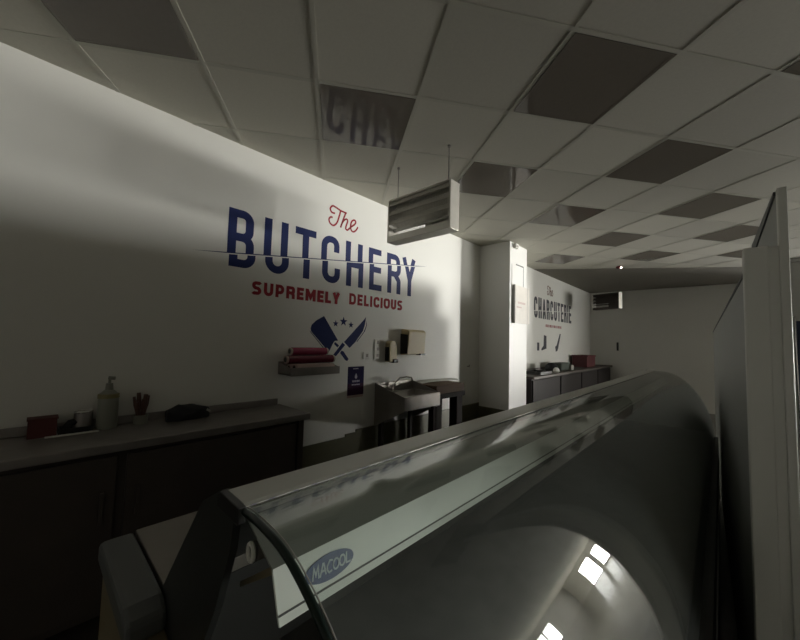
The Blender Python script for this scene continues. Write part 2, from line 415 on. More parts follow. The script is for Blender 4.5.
def slogan(word, x0, x1, z0, h):
    wd = {'I':.34,'M':1.28,'E':.82,'L':.78,'P':.95,'S':.95,'O':1.12,'D':1.04}
    ws = [wd.get(c,1.0) for c in word]; t = .0265
    k = (x1-x0)/(sum(ws)+.26*(len(word)-1)); x = x0; out = []
    for c,wc in zip(word,ws):
        w = wc*k
        for st in glyph(c, w, h, t): out.append([[Vector((x+v.x, z0+v.y)) for v in q] for q in st])
        x += w+.26*k
    return wall_polys(out, 'slogan_word', M['red'], sign, .0012)
slogan('SUPREMELY', 1.146, 1.985, Z(.327), .106)
slogan('DELICIOUS', 2.105, 2.868, Z(.340), .112)
# hand-drawn script word
def spline(pts, n=8):
    P = [Vector(p) for p in pts]; out = []
    for k in range(len(P)-1):
        a,b,c,d = P[max(k-1,0)], P[k], P[k+1], P[min(k+2,len(P)-1)]
        for q in range(n):
            t = q/n
            out.append(.5*((2*b)+(c-a)*t+(2*a-5*b+4*c-d)*t*t+(3*b-a-3*c+d)*t**3))
    out.append(P[-1]); return out
ss = []
for st in ([(1.897,1.190),(1.858,1.192),(1.842,1.222),(1.868,1.255),(1.91,1.250),(1.966,1.236),(2.035,1.232)],
           [(1.962,1.236),(1.945,1.17),(1.922,1.105),(1.884,1.07),(1.845,1.083),(1.832,1.115),(1.850,1.142),(1.872,1.143)],
           [(2.024,1.232),(1.995,1.155),(1.968,1.072)],
           [(1.975,1.10),(2.003,1.150),(2.032,1.172),(2.050,1.160),(2.034,1.105),(2.030,1.077),(2.05,1.068),(2.075,1.090),(2.100,1.115),(2.140,1.150),(2.152,1.178),(2.130,1.190),(2.100,1.165),(2.088,1.115),(2.10,1.078),(2.128,1.070),(2.160,1.095),(2.182,1.132)]):
    ss += ribbon(spline([(a,Z(b)) for a,b in st]), .0165)
wall_polys(ss, 'script_word', M['red'], sign)
# emblem: cleaver, knife, stars
def poly(*p): return [Vector((a,Z(b))) for a,b in p]
clv = thing('tmp','', '', (0,0,0)); bpy.data.objects.remove(clv)
def em(o, lab): o['label'] = lab; return o
em(wall_polys([poly((1.820,.204),(1.740,.160),(1.693,.118),(1.684,.085),(1.690,.060),(1.887,-.126),(1.931,-.045)),
            poly((1.820,.204),(1.931,-.045),(1.950,-.022),(1.988,-.018)),
            poly((1.676,.065),(1.683,.052),(1.880,-.135),(1.874,-.140)),
            poly((1.954,-.032),(2.002,-.065),(1.985,-.084),(1.943,-.051)), poly((2.034,-.113),(2.058,-.122),(2.122,-.196),(2.105,-.215),(2.08,-.204),(2.017,-.136))],
           'cleaver_emblem', M['navy'], sign), 'navy cleaver shape of the emblem')
em(wall_polys([poly((2.331,.230),(2.300,.196),(2.060,-.031),(2.130,-.088),(2.200,-.028),(2.295,.085),(2.318,.150)),
            poly((2.334,.195),(2.336,.140),(2.305,.075),(2.215,-.025),(2.222,-.028),(2.320,.080),(2.345,.145)),
            poly((2.042,-.036),(2.073,-.06),(1.975,-.162),(1.955,-.168),(1.937,-.154))],
           'knife_emblem', M['navy'], sign), 'navy knife shape of the emblem')
def star(cx, cz, r):
    return [[Vector((cx,Z(cz)))] + [Vector((cx+rr*math.sin(a), Z(cz)+rr*math.cos(a))) for a,rr in ((2*math.pi*(k-.5)/5, r*.42),(2*math.pi*k/5, r),(2*math.pi*(k+.5)/5, r*.42))] for k in range(5)]
for cx,cz,r in ((1.953,.142,.034),(2.045,.166,.047),(2.137,.138,.034)):
    wall_polys(star(cx,cz,r), 'star', M['navy'], sign)

sign2 = thing('wall_lettering', 'dark CHARCUTERIE lettering on the wall beyond the white column', 'wall sign', (7.8,WY-.001,Z(.52)))
word = 'CHARCUTERIE'; x = 6.68; gap = .052; wI = .07; wl = (2.28-gap*10-wI)/10
cut2 = lambda x: Z(.66+.06*(x-6.68))
for ch in word:
    w = wI if ch == 'I' else wl
    out = []
    for st in glyph(ch, w, .42, .068):
        ps = [[Vector((x+v.x, Z(.52)+v.y)) for v in q] for q in st]
        out.append([clip(q, lambda p: p.y-cut2(p.x)) for q in ps] + [[p+Vector((.012,0)) for p in clip(q, lambda p: cut2(p.x)-.012-p.y)] for q in ps])
    wall_polys(out, 'letter', M['black_vinyl'], sign2)
    x += w+gap
ss = []
for st in ([(7.897,1.190),(7.858,1.192),(7.842,1.222),(7.868,1.255),(7.91,1.250),(7.966,1.236),(8.035,1.232)],
           [(7.962,1.236),(7.945,1.17),(7.922,1.105),(7.884,1.07),(7.845,1.083),(7.832,1.115),(7.850,1.142),(7.872,1.143)],
           [(8.024,1.232),(7.995,1.155),(7.968,1.072)],
           [(7.975,1.10),(8.003,1.150),(8.032,1.172),(8.050,1.160),(8.034,1.105),(8.030,1.077),(8.05,1.068),(8.075,1.090),(8.100,1.115),(8.140,1.150),(8.152,1.178),(8.130,1.190),(8.100,1.165),(8.088,1.115),(8.10,1.078),(8.128,1.070),(8.160,1.095),(8.182,1.132)]):
    ss += ribbon(spline([(a-.45,Z(b-.02)) for a,b in st]), .024)
wall_polys(ss, 'script_word', M['brownred'], sign2)
bars = []; xx = 7.30
while xx < 8.28:
    w = random.choice((.035,.045,.05)); bars.append([Vector((xx,Z(.36))),Vector((xx+w,Z(.36))),Vector((xx+w,Z(.415))),Vector((xx,Z(.415)))]); xx += w+.04
for b_ in bars: wall_polys([b_], 'slogan_letter', M['red'], sign2)
wall_polys([poly((6.84,-.13),(6.95,-.13),(6.95,.03),(6.84,.03))], 'emblem_bar', M['black_vinyl'], sign2)
wall_polys([poly((7.08,-.13),(7.34,-.09),(7.34,.17),(7.20,.19),(7.18,-.03),(7.06,-.10))], 'emblem_blade', M['black_vinyl'], sign2)
wall_polys([poly((8.22,.24),(8.15,.24),(7.95,-.02),(7.86,-.05),(7.90,-.16),(8.00,-.14),(8.06,-.06))], 'emblem_knife', M['black_vinyl'], sign2)

# ------------------------------------------------------------------ hanging insect killers
def fly_killer(label, loc, rz):
    r = thing('insect_killer', label, 'insect killer', loc, 'hanging insect killers')
    # local space: long side along y, open faces to -x and +x, bottom at z = 0
    L, T, H = .64, .115, .36
    MB().box(-T/2,T/2,-L/2,-L/2+.016,0,H).build('end_plate', M['killer_metal'], r, local=True, bevel=.003)
    MB().box(-T/2,T/2,L/2-.016,L/2,0,H).build('end_plate', M['killer_metal'], r, local=True, bevel=.003)
    MB().box(-T/2,T/2,-L/2+.016,L/2-.016,H-.014,H).build('top_plate', M['killer_metal'], r, local=True)
    MB().prism([(-T/2,0),(T/2,0),(T/2,.05),(T/2-.006,.05),(T/2-.006,.008),(-T/2+.006,.008),(-T/2+.006,.05),(-T/2,.05)], -L/2+.016, L/2-.016, 'y').build('catch_tray', M['killer_metal'], r, local=True)
    for z in (.115,.20,.285):
        t = MB().tube([(.012,-L/2+.055,z),(.012,L/2-.055,z)], .013, 12).build('lamp_tube', M['white'], r, smooth=True, local=True)
        for a_ in (-L/2+.018, L/2-.055): MB().tube([(.012,a_,z),(.012,a_+.037,z)], .017, 12).build('lamp_holder', M['socketgrey'], t, smooth=True, local=True)
    for s in (-1,1):
        mb = MB()
        for k in range(40):
            y = -L/2+.022+k*(L-.044)/39
            mb.box(s*(T/2-.010)-.0010, s*(T/2-.010)+.0010, y-.0010,y+.0010,.05,H-.014)
        for z in (.165,.245,.325):
            mb.prism([(s*(T/2-.002),z-.018),(s*(T/2-.002)-s*.004,z-.018),(s*(T/2-.022),z+.020),(s*(T/2-.018),z+.020)],-L/2+.016,L/2-.016,'y')
        mb.build('guard_grid', M['killer_metal'], r, local=True)
    MB().box(.034,.038,-L/2+.016,-.02,.055,H-.014).build('glue_board', M['killer_metal'], r, local=True)
    MB().box(.034,.038,-.02,L/2-.016,.175,H-.014).build('glue_board', M['killer_metal'], r, local=True)
    for s in (-1,1):
        MB().tube([(0,s*.26,H),(0,s*.26,CEIL-loc[2])], .0035, 6).tube([(0,s*.26,CEIL-loc[2]-.012),(0,s*.26,CEIL-loc[2])], .012, 8).build('hanger_rod', M['dark_steel'], r, local=True)
    r.rotation_euler = (0,0,rz); return r
fk = fly_killer('steel insect killer hanging from the ceiling in front of the BUTCHERY lettering', (2.045,1.715,Z(.815)), 0)
f2 = copy_tree(fk); f2.location = (9.0,1.90,Z(.84)); f2.rotation_euler = (0,0,math.radians(-22))
f2['label'] = 'small distant insect killer hanging beyond the column near the far corner'
for c in f2.children:
    if not c.name.startswith(('end_plate','hanger_rod')): c.data = c.data.copy(); c.data.materials[0] = M['counter_front']  # front in shade painted dark; end plates keep the brighter metal

# ------------------------------------------------------------------ column fittings
r = thing('motion_sensor', 'small white sensor at the top of the column by the ceiling', 'sensor', (4.74,CY0,Z(1.40)))
MB().box(4.70,4.80,CY0-.045,CY0,Z(1.385),Z(1.455)).build('housing', M['white'], r, bevel=.008)
MB().box(4.725,4.775,CY0-.049,CY0-.045,Z(1.395),Z(1.425)).build('lens', M['socketgrey'], r)
r = thing('access_panel', 'flush white access hatch with a dark painted shadow line on the column face', 'hatch', (4.90,CY0,Z(.9)))
MB().box(4.66,5.04,CY0-.006,CY0,Z(.78),Z(1.15)).build('door', M['column'], r)
MB().box(5.04,5.062,CY0-.004,CY0,Z(.78),Z(1.17)).box(4.80,5.04,CY0-.004,CY0,Z(1.15),Z(1.17)).build('painted_shadow_line', M['fridge_edge'], r)  # dark strips paint in the shadow line at hatch top and right
r = thing('notice', 'glossy pale notice sheet hung on the column under the hatch', 'notice', (4.96,CY0-.03,Z(.3)))
MB().box(4.70,5.205,CY0-.036,CY0-.028,Z(.295),Z(.845)).build('sheet', M['notice'], r)
MB().box(4.69,4.70,CY0-.042,CY0-.001,Z(.29),Z(.85)).box(5.12,5.128,CY0-.039,CY0-.036,Z(.30),Z(.84)).box(4.70,5.2,CY0-.028,CY0-.001,Z(.83),Z(.845)).build('holder', M['noticeedge'], r)
MB().box(4.76,4.92,CY0-.0375,CY0-.036,Z(.52),Z(.54)).box(4.80,5.05,CY0-.0375,CY0-.036,Z(.58),Z(.61)).build('print', M['pale'], r)
r = thing('smoke_detector', 'small ceiling detector with a bright red-white light', 'detector', (7.17,1.314,CEIL-.02))
MB().lathe([(.03,0),(.05,-.012),(.05,-.03),(.03,-.045),(.005,-.047)], (7.17,1.314,CEIL-.02)).build('body', M['redplastic'], r, smooth=True)
MB().lathe([(.001,.016),(.014,.010),(.016,0),(.014,-.010),(.001,-.016)], (7.135,1.275,CEIL-.058), 12).build('indicator_light', M['led'], r, smooth=True)

# ------------------------------------------------------------------ left work counter
CT = Z(-.545); CE = 1.415; CF = 2.185
r = thing('work_counter', 'long dark steel work counter against the wall at left', 'counter', (0,2.4,0))
MB().box(-3.0,CE,CF,WY-.012,CT-.042,CT).build('worktop', M['dark_steel'], r, bevel=.004)
MB().box(-3.0,CE-.025,WY-.028,WY-.012,CT,Z(-.497)).build('splashback', M['dark_steel'], r, bevel=.003)
mb = MB().box(CE-.075,CE-.035,CF+.03,CF+.07,0,CT-.042).box(CE-.075,CE-.035,WY-.08,WY-.04,0,CT-.042); mb.build('leg', M['counter_front'], r)
MB().box(-3.0,CE-.05,CF+.06,WY-.03,.1,CT-.042).build('body', M['counter_front'], r)
for k,(a,b) in enumerate(((-1.2,.33),(.37,CE-.09))):
    d = MB().box(a,b,CF+.035,CF+.06,.14,CT-.07).build('door', M['counter_front'], r, bevel=.004)
    hx = b-.05 if k == 0 else a+.05
    MB().box(hx-.008,hx+.008,CF+.018,CF+.035,.55,.70).build('handle', M['counter_front'], d, bevel=.003)
# things on it
cz = CT
def wp(xw, yw): return (xw, yw, cz)
r = thing('red_box', 'dull red box at the left end of the work counter', 'box', wp(.065,2.57))
MB().box(.012,.118,2.535,2.615,cz,cz+.090).build('carton', M['redcard'], r, bevel=.004)
MB().prism([(.008,cz+.090),(.122,cz+.090),(.122,cz+.098),(.008,cz+.098)],2.531,2.619,'y').build('lid', M['redcard'], r)
r = thing('black_tray', 'low black tray holding a dark cloth beside the red box', 'tray', wp(.20,2.56))
MB().prism([(2.545,cz),(2.625,cz),(2.630,cz+.03),(2.624,cz+.03),(2.619,cz+.006),(2.551,cz+.006),(2.546,cz+.03),(2.540,cz+.03)],.13,.255,'x').build('tray', M['black'], r)
for a_ in (.124,.255): MB().box(a_,a_+.006,2.540,2.630,cz,cz+.03).build('tray_end', M['black'], r)
tag(MB().tube([(.145,2.57,cz+.022),(.17,2.59,cz+.050),(.205,2.58,cz+.055),(.24,2.585,cz+.026)],[.014,.020,.022,.014],10).build('dark_cloth', M['cloth'], smooth=True),'bunched dark cloth lying in the black tray','cloth')
r = thing('white_strip', 'thin pale flat strip lying on the counter in front of the red box', 'strip', wp(.18,2.515))
MB().box(.075,.283,2.510,2.528,cz,cz+.006).build('bar', M['white'], r, bevel=.001)
r = thing('steel_tin', 'small open steel tin behind the black tray', 'tin', wp(.245,2.64))
MB().lathe([(.034,0),(.040,.004),(.040,.105),(.037,.105),(.036,.008)],(.222,2.592,cz+.0)).build('body', M['dark_steel'], r, smooth=True)
MB().lathe([(.0405,0),(.042,.003),(.0405,.006),(.0385,.003)],(.222,2.592,cz+.101)).build('rim', M['chrome'], r, smooth=True)
r = thing('pump_bottle', 'tall cloudy pump bottle with yellowish collar standing on the work counter', 'bottle', wp(.318,2.575))
bx,by = .322,2.575
MB().lathe([(.044,0),(.048,.008),(.048,.175),(.044,.195),(.024,.215)],(bx,by,cz)).build('body', M['clearplastic'], r, smooth=True)
MB().lathe([(.0495,0),(.0495,.020),(.045,.024)],(bx,by,cz+.172)).build('collar', M['yellowcap'], r, smooth=True)
MB().tube([(bx,by,cz+.214),(bx,by,cz+.255)],[.020,.016],14).build('cap', M['clearplastic'], r, smooth=True)
MB().tube([(bx,by,cz+.255),(bx,by,cz+.285)],.007,8).tube([(bx-.006,by,cz+.285),(bx+.022,by-.012,cz+.282)],.010,8).build('pump_head', M['clearplastic'], r, smooth=True)
r = thing('utensil_cup', 'pale cup holding dark brown-handled tools beside the pump bottle', 'utensil cup', wp(.47,2.575))
ux,uy = .478,2.575
MB().lathe([(.034,0),(.038,.055),(.034,.055),(.031,.006)],(ux,uy,cz)).build('cup', M['clearplastic'], r, smooth=True)
for k,(dx,dy,hz,rr) in enumerate(((-.028,0,.165,.009),(-.010,.01,.185,.013),(.014,-.005,.175,.014),(.004,-.018,.150,.011),(.026,.008,.165,.010),(-.018,-.016,.135,.012))):
    tag(MB().tube([(ux+dx*.4,uy+dy*.4,cz+.012),(ux+dx*.9,uy+dy*.9,cz+.085),(ux+dx*1.1,uy+dy*1.1,cz+hz*.7),(ux+dx*1.35,uy+dy*1.35,cz+hz)],[rr*.4,rr*.7,rr,rr*.8],8).build('brown_handled_tool', M['brownhandle'], smooth=True),
        'brown-handled tool standing upright in the pale cup','tool','tools in the cup')
r = thing('black_bag', 'crumpled black bag with a pale tag lying on the work counter', 'bag', wp(.72,2.52))
bm_ = MB()
n1,n2 = 22,14; vs = []
for i in range(n1+1):
    t = i/n1; xx = .600+t*.245
    for j in range(n2):
        a = 2*math.pi*j/n2
        env = max(.10, math.sin(math.pi*min(1,t*.90+.08))**.5)
        wob = 1+.10*math.sin(9*t+3*a)+.07*math.sin(17*t-2*a)
        hh2 = .048*env*wob*(1.12 if t < .3 else 1)
        vs.append((xx, 2.535+.062*env*wob*math.cos(a), cz+.001+max(0,.044+hh2*math.sin(a)) if math.sin(a) > -.6 else cz+.001))
bm_.v = vs
bm_.f = [(i*n2+j, i*n2+(j+1)%n2, (i+1)*n2+(j+1)%n2, (i+1)*n2+j) for i in range(n1) for j in range(n2)] + [tuple(range(n2))[::-1], tuple(n1*n2+j for j in range(n2))]
bm_.build('pouch', M['cloth'], r, smooth=True)
MB().prism([(.812,cz+.052),(.835,cz+.036),(.840,cz+.050),(.817,cz+.066)],2.480,2.483,'y').build('tag', M['socketgrey'], r)

# ------------------------------------------------------------------ film shelf and rolls
r = thing('film_shelf', 'small grey steel wall shelf holding rolls of film', 'shelf', (1.62,2.55,Z(-.30)))
sx0,sx1,sy0 = 1.395,1.865,2.46
MB().box(sx0,sx1,sy0,WY-.001,Z(-.300),Z(-.292)).build('shelf_board', M['dark_steel'], r)
MB().box(sx0,sx1,sy0-.006,sy0,Z(-.305),Z(-.240)).build('front_lip', M['dark_steel'], r, bevel=.002)
for s in (sx0,sx1-.008):
    MB().prism([(sy0,Z(-.30)),(WY-.001,Z(-.30)),(WY-.001,Z(-.21)),(sy0,Z(-.245))],s,s+.008,'x').build('side_bracket', M['dark_steel'], r)
MB().box(sx0,sx1,WY-.006,WY-.0005,Z(-.29),Z(-.20)).build('back_plate', M['dark_steel'], r)
def roll(label, x0,x1,y,z,rad,mat):
    q = thing('film_roll', label, 'film roll', (x0,y,z), 'film rolls on the small shelf')
    MB().tube([(x0+.012,y,z),(x1-.012,y,z)],rad,20).build('film', mat, q, smooth=True)
    n = 20
    for a_ in (x0-.004, x1-.012): MB().tube([(a_,y,z),(a_+.016,y,z)],rad*.92,n).build('card_core', M['card'], q, smooth=True)
    MB().tube([(x0-.006,y,z),(x0-.003,y,z)],rad*.6,n).build('core_hole', M['black'], q)
    return q
roll('bright pink film roll on top of the stack', 1.425,1.775,2.535,Z(-.112),.031,M['pink'])
roll('longer dark crimson film roll beneath the pink one', 1.375,1.825,2.505,Z(-.176),.034,M['crimson'])
roll('pale roll lying low at the back of the shelf', 1.45,1.84,2.580,Z(-.252),.033,M['pale'])
roll('pale roll lying low at the shelf front under the crimson one', 1.45,1.82,2.497,Z(-.246),.032,M['pale'])

# ------------------------------------------------------------------ poster, sockets, dispensers
r = thing('poster', 'dark blue hygiene poster taped to the wall below the knives', 'poster', (2.22,WY,Z(-.41)))
MB().box(2.119,2.325,WY-.003,WY-.0005,Z(-.552),Z(-.272)).build('sheet', M['poster'], r)
MB().box(2.119,2.325,WY-.0036,WY-.003,Z(-.552),Z(-.44)).build('lower_band', M['posterlow'], r)
mb = MB()
mb.prism([(2.222,Z(-.338)),(2.208,Z(-.365)),(2.206,Z(-.378)),(2.213,Z(-.39)),(2.222,Z(-.393)),(2.231,Z(-.39)),(2.238,Z(-.378)),(2.236,Z(-.365))],WY-.0042,WY-.003,'y')
mb.build('drop_symbol', M['paleprint'], r)
mb = MB()
for z,a,b,h in ((-.298,2.185,2.258,.010),(-.425,2.178,2.268,.018),(-.455,2.172,2.272,.010)):
    x = a
    while x < b-.008:
        w = random.uniform(.010,.018); mb.box(x,min(b,x+w),WY-.0042,WY-.0032,Z(z),Z(z)+h); x += w+.005
mb.build('print_lines', M['paleprint'], r)
MB().box(2.119,2.322,WY-.002,WY-.0005,Z(-.575),Z(-.552)).build('tape_strip', M['pale'], r)
def socket(label, x0,x1,z0,z1,n):
    q = thing('wall_socket', label, 'socket', ((x0+x1)/2,WY,(z0+z1)/2), 'white wall sockets')
    MB().box(x0,x1,WY-.012,WY-.0005,z0,z1).build('face_plate', M['white'], q, bevel=.003)
    for k in range(n):
        zc = z0+(z1-z0)*(k+.5)/n; xc = x0+(x1-x0)*.62
        MB().box(xc-.014,xc+.014,WY-.0145,WY-.012,zc-.016,zc+.016).build('switch', M['socketgrey'], q)
    return q
socket('single square wall socket right of the poster top', 2.302,2.382,Z(-.200),Z(-.128),1)
socket('tall white triple switch plate beside the soap dispenser', 2.455,2.530,Z(-.200),Z(.005),3)
r = thing('soap_dispenser', 'small cream soap dispenser with black side on the wall', 'soap dispenser', (2.68,WY,Z(-.13)))
MB().prism([(2.62,Z(-.035)),(2.645,Z(-.008)),(2.70,Z(-.012)),(2.735,Z(-.07)),(2.735,Z(-.225)),(2.62,Z(-.235))],WY-.075,WY-.001,'y').build('cover', M['cream'], r, bevel=.006)
MB().box(2.613,2.622,WY-.062,WY-.008,Z(-.225),Z(-.075)).build('side_window', M['black'], r)
MB().box(2.672,2.742,WY-.088,WY-.015,Z(-.245),Z(-.205)).build('push_lever', M['black'], r, bevel=.005)
r = thing('towel_dispenser', 'large cream paper towel dispenser with black side strip on the wall', 'towel dispenser', (3.01,WY,Z(-.02)))
MB().prism([(WY-.001,Z(-.165)),(WY-.11,Z(-.155)),(WY-.125,Z(.10)),(WY-.10,Z(.122)),(WY-.001,Z(.130))],2.865,3.165,'x').build('cover', M['cream'], r, bevel=.008)
MB().prism([(WY-.001,Z(-.155)),(WY-.105,Z(-.145)),(WY-.11,Z(.065)),(WY-.001,Z(.075))],2.858,2.867,'x').build('side_window', M['black'], r)
MB().box(3.07,3.160,WY-.128,WY-.06,Z(-.166),Z(-.148)).build('paper_slot', M['black'], r)
tag(MB().tube([(4.28,WY,Z(-.345)),(4.28,WY-.03,Z(-.345)),(4.28,WY-.04,Z(-.32))],.008,8).build('wall_hook', M['dark_steel'], smooth=True), 'tiny dark hook on the wall above the white film sheet', 'hook')

# ------------------------------------------------------------------ hand sink
r = thing('hand_sink', 'stainless steel hand wash sink with tall splashback against the wall', 'sink', (2.75,2.45,0))
kx0,kx1,ky0 = 2.475,3.05,2.235; kt = Z(-.550)
MB().box(kx0,kx1,WY-.027,WY-.0125,Z(-.62),Z(-.448)).build('splashback', M['sink_steel'], r, bevel=.003)
w = .035
mb = MB()
mb.box(kx0,kx0+w,ky0,WY-.027,kt-.012,kt).box(kx1-w,kx1,ky0,WY-.027,kt-.012,kt).box(kx0+w,kx1-w,ky0,ky0+w,kt-.012,kt).box(kx0+w,kx1-w,WY-.10,WY-.027,kt-.012,kt)
mb.build('rim', M['sink_steel'], r)
bx0,bx1,by0,by1 = kx0+w,kx1-w,ky0+w,WY-.10
vs = [(bx0,by0,kt-.006),(bx1,by0,kt-.006),(bx1,by1,kt-.006),(bx0,by1,kt-.006),(bx0+.05,by0+.05,kt-.13),(bx1-.05,by0+.05,kt-.13),(bx1-.05,by1-.05,kt-.13),(bx0+.05,by1-.05,kt-.13)]
MB().add(vs,[(0,1,5,4),(1,2,6,5),(2,3,7,6),(3,0,4,7),(4,5,6,7)]).build('basin', M['sink_steel'], r)
MB().box(kx0,kx1,ky0-.008,ky0,Z(-.685),kt).build('front_apron', M['sink_steel'], r, bevel=.003)
for s in (kx0,kx1-.008):
    MB().prism([(ky0,kt-.0),(WY-.0125,Z(-.452)),(WY-.0125,Z(-.895)),(ky0,Z(-.69))],s,s+.008,'x').build('side_panel', M['sink_steel'], r)
MB().box(kx0+.05,kx1-.05,ky0+.06,WY-.03,Z(-.70),Z(-.69)).build('under_tray', M['dark_steel'], r)
for x,y in ((kx0+.06,WY-.06),(kx1-.06,WY-.06),(kx1-.03,ky0+.06)):
    MB().box(x-.02,x+.02,y-.02,y+.02,0,Z(-.69)).build('leg', M['darkleg'], r)
tp = MB().tube([(2.70,WY-.06,kt),(2.70,WY-.06,kt+.05),(2.715,WY-.075,kt+.10),(2.75,WY-.11,kt+.145),(2.80,WY-.16,kt+.158),(2.835,WY-.20,kt+.150),(2.845,WY-.21,kt+.115)],.010,10).tube([(2.70,WY-.06,kt),(2.70,WY-.06,kt+.025)],.020,12).build('tap', M['chrome'], r, smooth=True)
MB().tube([(2.58,WY-.055,kt),(2.58,WY-.055,kt+.045)],.013,10).tube([(2.58,WY-.055,kt+.045),(2.555,WY-.085,kt+.06)],.006,8).build('tap_handle', M['chrome'], r, smooth=True)

# ------------------------------------------------------------------ block table
r = thing('butcher_block_table', 'dark-legged wooden block table standing right of the sink', 'table', (3.38,2.46,0))
tx0,tx1,ty0,ty1 = 3.08,3.64,2.30,2.635; tz = Z(-.495)
MB().box(tx0,tx1,ty0,ty1,tz-.095,tz).build('block_top', M['wood'], r, bevel=.006)
MB().box(tx0+.01,tx1+.01,ty0-.008,ty1,tz-.15,tz-.095).build('apron', M['darkleg'], r, bevel=.004)
for x in (tx0+.075,tx1-.075):
    for y in (ty0+.07,):
        MB().box(x-.058,x+.058,y-.055,y+.055,0,tz-.15).build('leg', M['darkleg'], r, bevel=.006)
mb = MB()
nx = 14; vs = []
for i in range(nx+1):
    t = i/nx; xx = 3.10+t*.78
    zz = tz+.004+.012*max(0,math.sin(t*5))*.6 + (.012*math.sin((t-.7)*8) if t > .7 else 0)
    if xx > tx1: zz = tz+.006-.012*((xx-tx1)/.24)
    vs += [(xx,2.52,zz),(xx,2.625,zz+.012)]
k = len(vs); vs += [(a,b,c+.003) for a,b,c in vs]
fs = []
for i in range(nx):
    fs += [(2*i,2*i+1,2*i+3,2*i+2),(k+2*i,k+2*i+2,k+2*i+3,k+2*i+1),(2*i,2*i+2,k+2*i+2,k+2*i),(2*i+1,k+2*i+1,k+2*i+3,2*i+3)]
fs += [(0,k,k+1,1),(2*nx,2*nx+1,k+2*nx+1,k+2*nx)]
tag(mb.add(vs,fs).build('film_sheet', M['sheet'], smooth=True), 'loose white film sheet draped on the block table and past its end', 'sheet')

# ------------------------------------------------------------------ far counter
r = thing('far_counter', 'dark work counter under the CHARCUTERIE lettering beyond the column', 'counter', (8.5,2.4,0))
fx0,fx1,fy0 = 5.35,10.62,2.12; fz = Z(-.515)
MB().box(fx0,fx1,fy0,WY-.012,fz-.04,fz).build('worktop', M['counter_front'], r, bevel=.004)
MB().box(fx0,fx1,WY-.028,WY-.012,fz,fz+.05).build('splashback', M['dark_steel'], r)
MB().box(fx0,fx1-.04,fy0+.05,WY-.03,0,fz-.04).build('body', M['matt_front'], r)
for k in range(4):
    a = fx0+.03+k*1.3; MB().box(a,a+1.24,fy0+.03,fy0+.05,.14,fz-.06).build('door', M['matt_front'], r, bevel=.004)
r = thing('red_crate', 'dull red plastic crate on the far end of the far counter', 'crate', (9.3,2.4,fz))
qx0,qx1,qy0,qy1 = 8.85,9.55,2.28,2.60
MB().box(qx0,qx1,qy0,qy1,fz,fz+.02).box(qx0,qx1,qy0,qy0+.015,fz+.02,fz+.27).box(qx0,qx1,qy1-.015,qy1,fz+.02,fz+.27).box(qx0,qx0+.015,qy0+.015,qy1-.015,fz+.02,fz+.27).box(qx1-.015,qx1,qy0+.015,qy1-.015,fz+.02,fz+.27).build('crate_shell', M['redplastic'], r)
MB().box(qx0-.015,qx1+.015,qy0-.015,qy0,fz+.24,fz+.275).box(qx0-.015,qx1+.015,qy1,qy1+.015,fz+.24,fz+.275).box(qx0-.015,qx0,qy0,qy1,fz+.24,fz+.275).box(qx1,qx1+.015,qy0,qy1,fz+.24,fz+.275).build('rim', M['redplastic'], r)
r = thing('black_tray', 'flat black tray at the near end of the far counter', 'tray', (6.0,2.3,fz))
MB().box(5.8,6.3,2.2,2.5,fz,fz+.012).build('base', M['black'], r)
MB().box(5.79,6.31,2.19,2.2,fz,fz+.045).box(5.79,6.31,2.5,2.51,fz,fz+.045).box(5.79,5.8,2.2,2.5,fz,fz+.045).box(6.3,6.31,2.2,2.5,fz,fz+.045).build('rim', M['black'], r)
def lump(mb, x,y,z,rx,ry,h):
    mb.lathe([(rx*.7,0),(rx,h*.3),(rx*.85,h*.7),(rx*.4,h)],(x,y,z),12)
mb = MB(); lump(mb,6.75,2.35,fz,.13,.1,.16); tag(mb.build('cloth_bundle', M['cloth'], smooth=True),'dark crumpled bundle on the far counter left of the green ones','cloth')
mb = MB(); lump(mb,6.62,2.22,fz,.06,.06,.09); tag(mb.build('white_tub', M['white'], smooth=True),'small pale tub in front of the dark bundle on the far counter','tub')
r = thing('green_pack', 'low dull green pack in the middle of the far counter', 'pack', (7.45,2.38,fz))
MB().box(7.1,7.65,2.28,2.52,fz,fz+.15).build('pack', M['green'], r, bevel=.03)
MB().box(7.55,7.72,2.24,2.275,fz,fz+.10).build('label_card', M['socketgrey'], r)
tag(MB().box(10.60,10.65,1.98,2.02,Z(-.12),Z(.10)).build('wall_switch', M['black'], bevel=.005), 'slim dark box on the end wall above the red crate', 'switch box')

# ------------------------------------------------------------------ glass display counter
GX0, GX1 = .232, 4.62
TH = [(.0435,87.9),(.0475,86.4),(.054,83.5),(.0635,81.1),(.076,77.8),(.091,74.2),(.11,70),(.133,65.5),(.159,63),(.186,58.1),(.215,53.8),(.245,49.4),(.275,43.5),(.305,36.9),(.335,30.3),(.3625,25.6),(.3875,20.8),(.40,16.5),(.42,10.5),(.43,7.5),(.446,4.1),(.457,3.4),(.473,2.0),(.485,.6),(.50,-1.0),(.52,-1.8)]
def slope_at(y):
    if y <= TH[0][0]: return TH[0][1]
    for (a,ta),(b,tb) in zip(TH[:-1],TH[1:]):
        if a <= y <= b: return ta+(tb-ta)*(y-a)/(b-a)
    return TH[-1][1]
prof = [(.520,-.2555)]                    # the bent pane, from its top edge down to the front rail
while prof[-1][1] > -1.065 and prof[-1][0] > .0425:
    y_,z_ = prof[-1]; t_ = math.radians(slope_at(y_)); d_ = .008 if t_ < 1.047 else .02 if t_ < 1.396 else .05
    prof.append((y_-d_*math.cos(t_), z_-d_*math.sin(t_)))
r = thing('display_counter', 'long curved-glass refrigerated display counter in the foreground', 'display counter', (2.4,.6,0))
